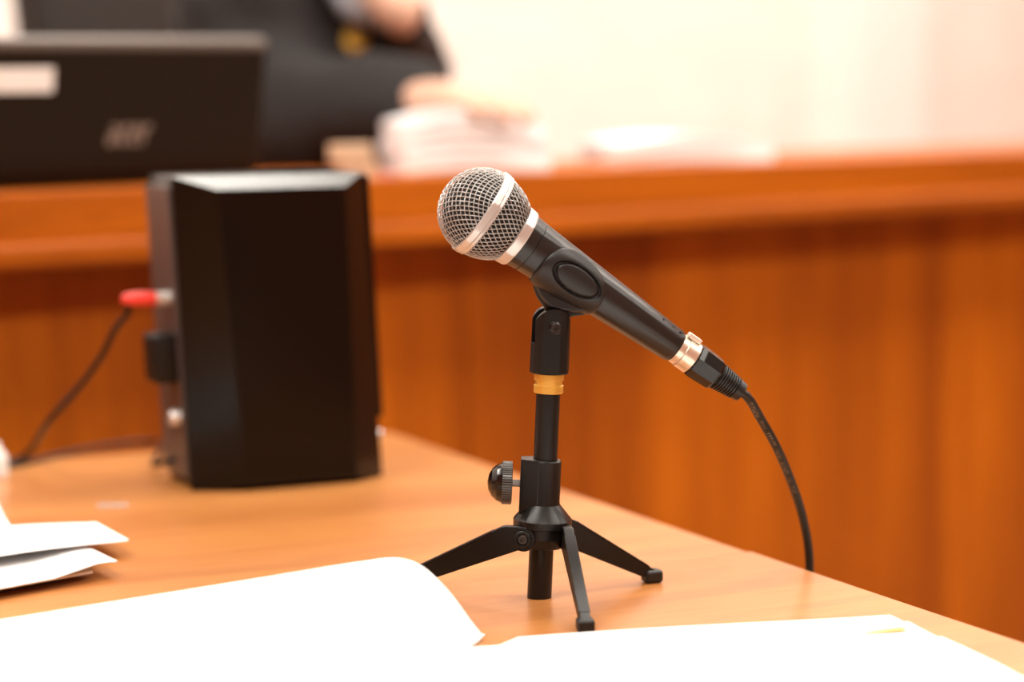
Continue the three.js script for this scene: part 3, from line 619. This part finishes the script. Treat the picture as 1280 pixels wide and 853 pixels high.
function handPrims(wrist, tip, palmNormal, thumbSide, curl) {
  // wrist → tip is the pointing direction; fingers curl towards palmNormal
  const f = tip.clone().sub(wrist).normalize(), n = palmNormal.clone().addScaledVector(f, -palmNormal.dot(f)).normalize(), s = f.clone().cross(n).multiplyScalar(thumbSide);
  const at = (a, b, c) => wrist.clone().addScaledVector(f, a).addScaledVector(s, b).addScaledVector(n, c), out = [];
  for (let i = 0; i < 4; i++) out.push(cap(at(0.012, (i - 1.5) * 0.011, 0), at(0.085, (i - 1.5) * 0.019, 0), 0.016, 0.012, 0.02));
  const len = [0.066, 0.078, 0.072, 0.056];
  for (let i = 0; i < 4; i++) { // i = 0 is next to the thumb
    const b = (1.5 - i) * 0.0195; let p = at(0.085, b, 0), ang = curl * 0.5;
    for (let j = 0; j < 3; j++) { const l = len[i] * [0.45, 0.32, 0.23][j], d = f.clone().multiplyScalar(Math.cos(ang)).addScaledVector(n, Math.sin(ang)).addScaledVector(s, (1.5 - i) * 0.05); const e = p.clone().addScaledVector(d, l); out.push(cap(p, e, 0.0088 - j * 0.0008, 0.0080 - j * 0.0008, 0.004)); p = e; ang += curl; }
  }
  const t0 = at(0.025, 0.024, 0.006), t1 = at(0.058, 0.048, 0.012), t2 = at(0.085, 0.055, 0.016);
  out.push(cap(t0, t1, 0.014, 0.0105, 0.01), cap(t1, t2, 0.0105, 0.0085, 0.006)); return out;
}
{
  const base = P(320, 715, 2.98).setY(0);
  const o = thing('person', 'person in a black robe with gold medallion, leaning over papers behind the counter', 'person', base);
  const pel = P(312, 600, 2.99).setY(0.56), chest = P(380, 55, 2.90), neck = P(425, -45, 2.84), headC = P(462, -120, 2.76);
  const rs = P(312, -10, 2.78), re = P(318, 150, 2.72), rw = P(512, 124, 2.64);
  const ls = P(425, -22, 3.02), le = P(530, 86, 2.90), lw = P(497, 14, 2.71);
  const chin = P(474, -14, 2.69), look = chin.clone().sub(headC).setY(0).normalize();
  const fw = V(0.8, 0, 0.6);
  const rk = pel.clone().add(V(0.16, 0.01, 0.20)), lk = pel.clone().add(V(0.30, 0.01, 0.06)), ra = rk.clone().setY(0.07).add(V(0.02, 0, 0.02)), la = lk.clone().setY(0.07).add(V(0.02, 0, 0.02));
  const hip = V(0.10, 0, -0.13);   // towards the person's left
  const skin = [
    cap(pel, chest, 0.12, 0.115), cap(chest, neck, 0.10, 0.06), cap(neck, headC, 0.052, 0.05), cap(rs, chest, 0.06, 0.09), cap(ls, chest, 0.06, 0.09),
    cap(rs, re, 0.05, 0.042), cap(re, rw, 0.042, 0.028), cap(ls, le, 0.045, 0.022, 0.02), cap(le, lw, 0.022, 0.025, 0.02),
    cap(pel.clone().addScaledVector(hip, -0.6), rk, 0.085, 0.06), cap(pel.clone().addScaledVector(hip, 0.6), lk, 0.085, 0.06), cap(rk, ra, 0.058, 0.04), cap(lk, la, 0.058, 0.04),
    cap(ra, ra.clone().addScaledVector(fw, 0.15).setY(0.035), 0.04, 0.03), cap(la, la.clone().addScaledVector(fw, 0.15).setY(0.035), 0.04, 0.03),
  ];
  // head: skull, face, jaw, nose, ears
  const upH = headC.clone().sub(neck).normalize().multiplyScalar(0.6).add(V(0, 0.6, 0)).normalize();
  const fH = chin.clone().sub(headC).addScaledVector(upH, -chin.clone().sub(headC).dot(upH)).normalize(), sH = upH.clone().cross(fH).normalize();
  const hd = (r, u, f) => headC.clone().addScaledVector(sH, r).addScaledVector(upH, u).addScaledVector(fH, f);
  const headPrims = [cap(hd(0, 0.045, -0.015), hd(0, 0.035, 0.02), 0.078, 0.070, 0.03), cap(hd(0, -0.01, 0.03), hd(0, -0.06, 0.045), 0.058, 0.045, 0.03), cap(hd(0, -0.085, 0.06), hd(0, -0.09, 0.065), 0.026, 0.024, 0.03),
    cap(hd(0, 0.012, 0.090), hd(0, -0.026, 0.107), 0.008, 0.0125, 0.012), cap(hd(0.02, 0.028, 0.083), hd(-0.02, 0.028, 0.083), 0.011, 0.011, 0.015),
    cap(hd(0.018, -0.058, 0.088), hd(-0.018, -0.058, 0.088), 0.006, 0.006, 0.008), cap(hd(0.074, 0.01, -0.005), hd(0.077, -0.025, 0), 0.012, 0.008, 0.006), cap(hd(-0.074, 0.01, -0.005), hd(-0.077, -0.025, 0), 0.012, 0.008, 0.006),
    cap(neck, hd(0, -0.06, -0.01), 0.052, 0.052, 0.03)];
  const rTip = P(600, 124, 2.57), rHand = handPrims(rw, rTip, V(0, -1, 0), 1, 0.22);
  const lTip = P(472, -55, 2.74), lHand = handPrims(lw, lTip, V(-0.5, 0.2, -0.5), 1, 0.7);
  const body = merge([sdfMesh(skin, 0.014, 0.05), sdfMesh(headPrims, 0.0032, 0.03), sdfMesh([...rHand, cap(re.clone().lerp(rw, 0.8), rw, 0.030, 0.026)], 0.003, 0.012), sdfMesh([...lHand, cap(le.clone().lerp(lw, 0.8), lw, 0.030, 0.026)], 0.003, 0.012)]);
  const bm = mesh('body', local(o, mergeVertices(body, 1e-5)), M.skin, o);
  // robe: roomy gown with wide sleeves
  const rEnd = re.clone().lerp(rw, 0.97), lEnd = le.clone().lerp(lw, 0.9);
  const robe = [cap(pel.clone().add(V(0, -0.02, 0)), chest, 0.165, 0.135), cap(chest, neck.clone().lerp(chest, 0.25), 0.12, 0.075), cap(rs, chest, 0.085, 0.11), cap(ls, chest, 0.075, 0.11),
    cap(rs, re, 0.082, 0.078), cap(re, rEnd, 0.075, 0.048), cap(ls, le, 0.054, 0.028, 0.03), cap(le, lEnd, 0.028, 0.032, 0.02), cap(re.clone().add(V(0.02, 0.02, -0.05)), chest.clone().add(V(0.02, -0.12, 0.02)), 0.08, 0.12),
    cap(pel.clone().addScaledVector(hip, -0.6), rk, 0.12, 0.095), cap(pel.clone().addScaledVector(hip, 0.6), lk, 0.12, 0.095), cap(rk, ra.clone().add(V(0, 0.10, 0)), 0.09, 0.10), cap(lk, la.clone().add(V(0, 0.10, 0)), 0.09, 0.10)];
  const folds = q => 0.0035 * Math.sin(q.x * 70 + q.y * 30 + Math.sin(q.y * 21) * 2) + 0.003 * Math.sin(q.z * 60 - q.y * 44);
  const rd = rw.clone().sub(re).normalize(), ld = lw.clone().sub(le).normalize();
  const rg = sdfMesh(robe, 0.0115, 0.05);
  { const p = rg.attributes.position, n = rg.attributes.normal; const q = V(0, 0, 0); for (let i = 0; i < p.count; i++) { q.fromBufferAttribute(p, i); const d = folds(q); p.setXYZ(i, q.x + n.getX(i) * d, q.y + n.getY(i) * d, q.z + n.getZ(i) * d); } rg.computeVertexNormals(); const uv = new Float32Array(p.count * 2); for (let i = 0; i < p.count; i++) { uv[2 * i] = p.getX(i) + p.getZ(i); uv[2 * i + 1] = p.getY(i); } rg.setAttribute('uv', new THREE.BufferAttribute(uv, 2)); }
  const rm = mesh('robe', local(o, rg), M.robe, o); rm.userData.label = 'black robe with wide sleeves';
  // white-blue face mask round the chin and mouth
  const mk = sdfMesh(headPrims.slice(0, 3).map(p => ({ ...p, ra: p.ra + 0.005, rb: p.rb + 0.005 })), 0.004, 0.03, q => Math.max(q.clone().sub(hd(0, -0.022, 0)).dot(upH), -q.clone().sub(hd(0, 0, 0.03)).dot(fH)));
  const mm = mesh('face_mask', local(o, mk), M.mask, o); mm.userData.label = 'pale blue cloth face mask';
  for (const s of [-1, 1]) mesh('ear_loop', local(o, tube([hd(s * 0.062, -0.03, 0.04), hd(s * 0.078, -0.012, 0.01), hd(s * 0.078, -0.02, -0.01), hd(s * 0.066, -0.05, 0.03)], 0.0014, 20, 6)), M.mask, mm);
  const hairP = [cap(hd(0, 0.055, -0.02), hd(0, 0.050, 0.015), 0.083, 0.072, 0.03), cap(hd(0.045, 0.0, -0.04), hd(-0.045, 0, -0.04), 0.055, 0.055, 0.04), cap(hd(0.05, -0.05, -0.045), hd(-0.05, -0.05, -0.045), 0.035, 0.035, 0.03)];
  mesh('hair', local(o, sdfMesh(hairP, 0.005, 0.04, q => { const f = q.clone().sub(headC); return Math.max(f.dot(fH) - 0.055 - 0.3 * Math.max(0, f.dot(upH) - 0.06) , f.dot(fH) > 0.02 ? 0.05 - f.dot(upH) : -1); })), M.hair, o);
  for (const s of [-1, 1]) { const e = mesh('eye', local(o, new THREE.SphereGeometry(0.012, 20, 14).translate(...hd(s * 0.031, 0.008, 0.077).toArray())), M.eye, o); mesh('iris', local(o, new THREE.SphereGeometry(0.006, 16, 10).translate(...hd(s * 0.031, 0.008, 0.0838).toArray())), M.iris, e); }
  // gold medallion on the chest
  o.updateMatrixWorld(true); const rc = new THREE.Raycaster(camera.position.clone(), ray(441, 47).normalize()), hitM = rc.intersectObject(rm, false)[0];
  const mp = hitM ? hitM.point.clone().addScaledVector(ray(441, 47).normalize(), -0.004) : P(441, 47, 2.74), md = lathe([[0, 0.004], [0.012, 0.0045], [0.0155, 0.003], [0.017, 0.004], [0.0178, 0.002], [0.017, -0.004], [0, -0.004]], 40, 0.5).rotateX(Math.PI / 2 - 0.5).rotateY(0.2).translate(mp.x, mp.y, mp.z);
  const me = mesh('medallion', local(o, md), std(lin(0.80, 0.44, 0.06), 0.4, { metalness: 0.3 }), o); me.userData.label = 'round gold medallion';
}
{ // the chair behind the person
  const fwd = V(0.72, 0, 0.69).normalize(), c = P(150, 60, 3.13).setY(0), pel = P(312, 600, 2.99);
  const o = thing('office_chair', 'dark high-backed office chair behind the laptop', 'chair', V(pel.x + 0.07, 0, pel.z - 0.12), Math.atan2(fwd.x, fwd.z));
  mesh('seat', rbox(0.50, 0.09, 0.48, 0.035, 4).translate(0, 0.405, 0.0), M.leather, o);
  mesh('backrest', slab((u, v) => V((u - 0.5) * (0.50 - 0.06 * Math.abs(v - 0.4)), 0, 0), 0.01, 1, 1), M.leather, o).geometry = (() => {
    const g = rbox(0.44, 0.80, 0.085, 0.038, 5), p = g.attributes.position;
    for (let i = 0; i < p.count; i++) { const x = p.getX(i), y = p.getY(i); p.setZ(i, p.getZ(i) + x * x * 0.5 - 0.03 * Math.sin(y * 4) - (y + 0.4) * 0.06); }
    g.computeVertexNormals(); return g.translate(0, 0.89, -0.27);
  })();
  for (const s of [-1, 1]) { const arm = mesh('armrest', rbox(0.06, 0.03, 0.26, 0.012, 3).translate(s * 0.29, 0.64, 0.02), M.black, o); mesh('armrest_post', rod(V(s * 0.28, 0.40, 0.03), V(s * 0.29, 0.63, 0.02), 0.014), M.black, arm); }
  mesh('gas_column', rod(V(0, 0.10, 0), V(0, 0.37, 0), 0.028, 0.024), M.steel, o);
  for (let k = 0; k < 5; k++) { const a = k / 5 * Math.PI * 2, e = V(Math.sin(a) * 0.28, 0.075, Math.cos(a) * 0.28); const leg = mesh('leg', rod(V(0, 0.11, 0), e, 0.022, 0.014), M.black, o); mesh('caster', new THREE.CylinderGeometry(0.027, 0.027, 0.03, 24).rotateZ(Math.PI / 2).rotateY(a).translate(e.x, 0.027, e.z), M.black, leg); }
}
renderer.render(scene, camera);
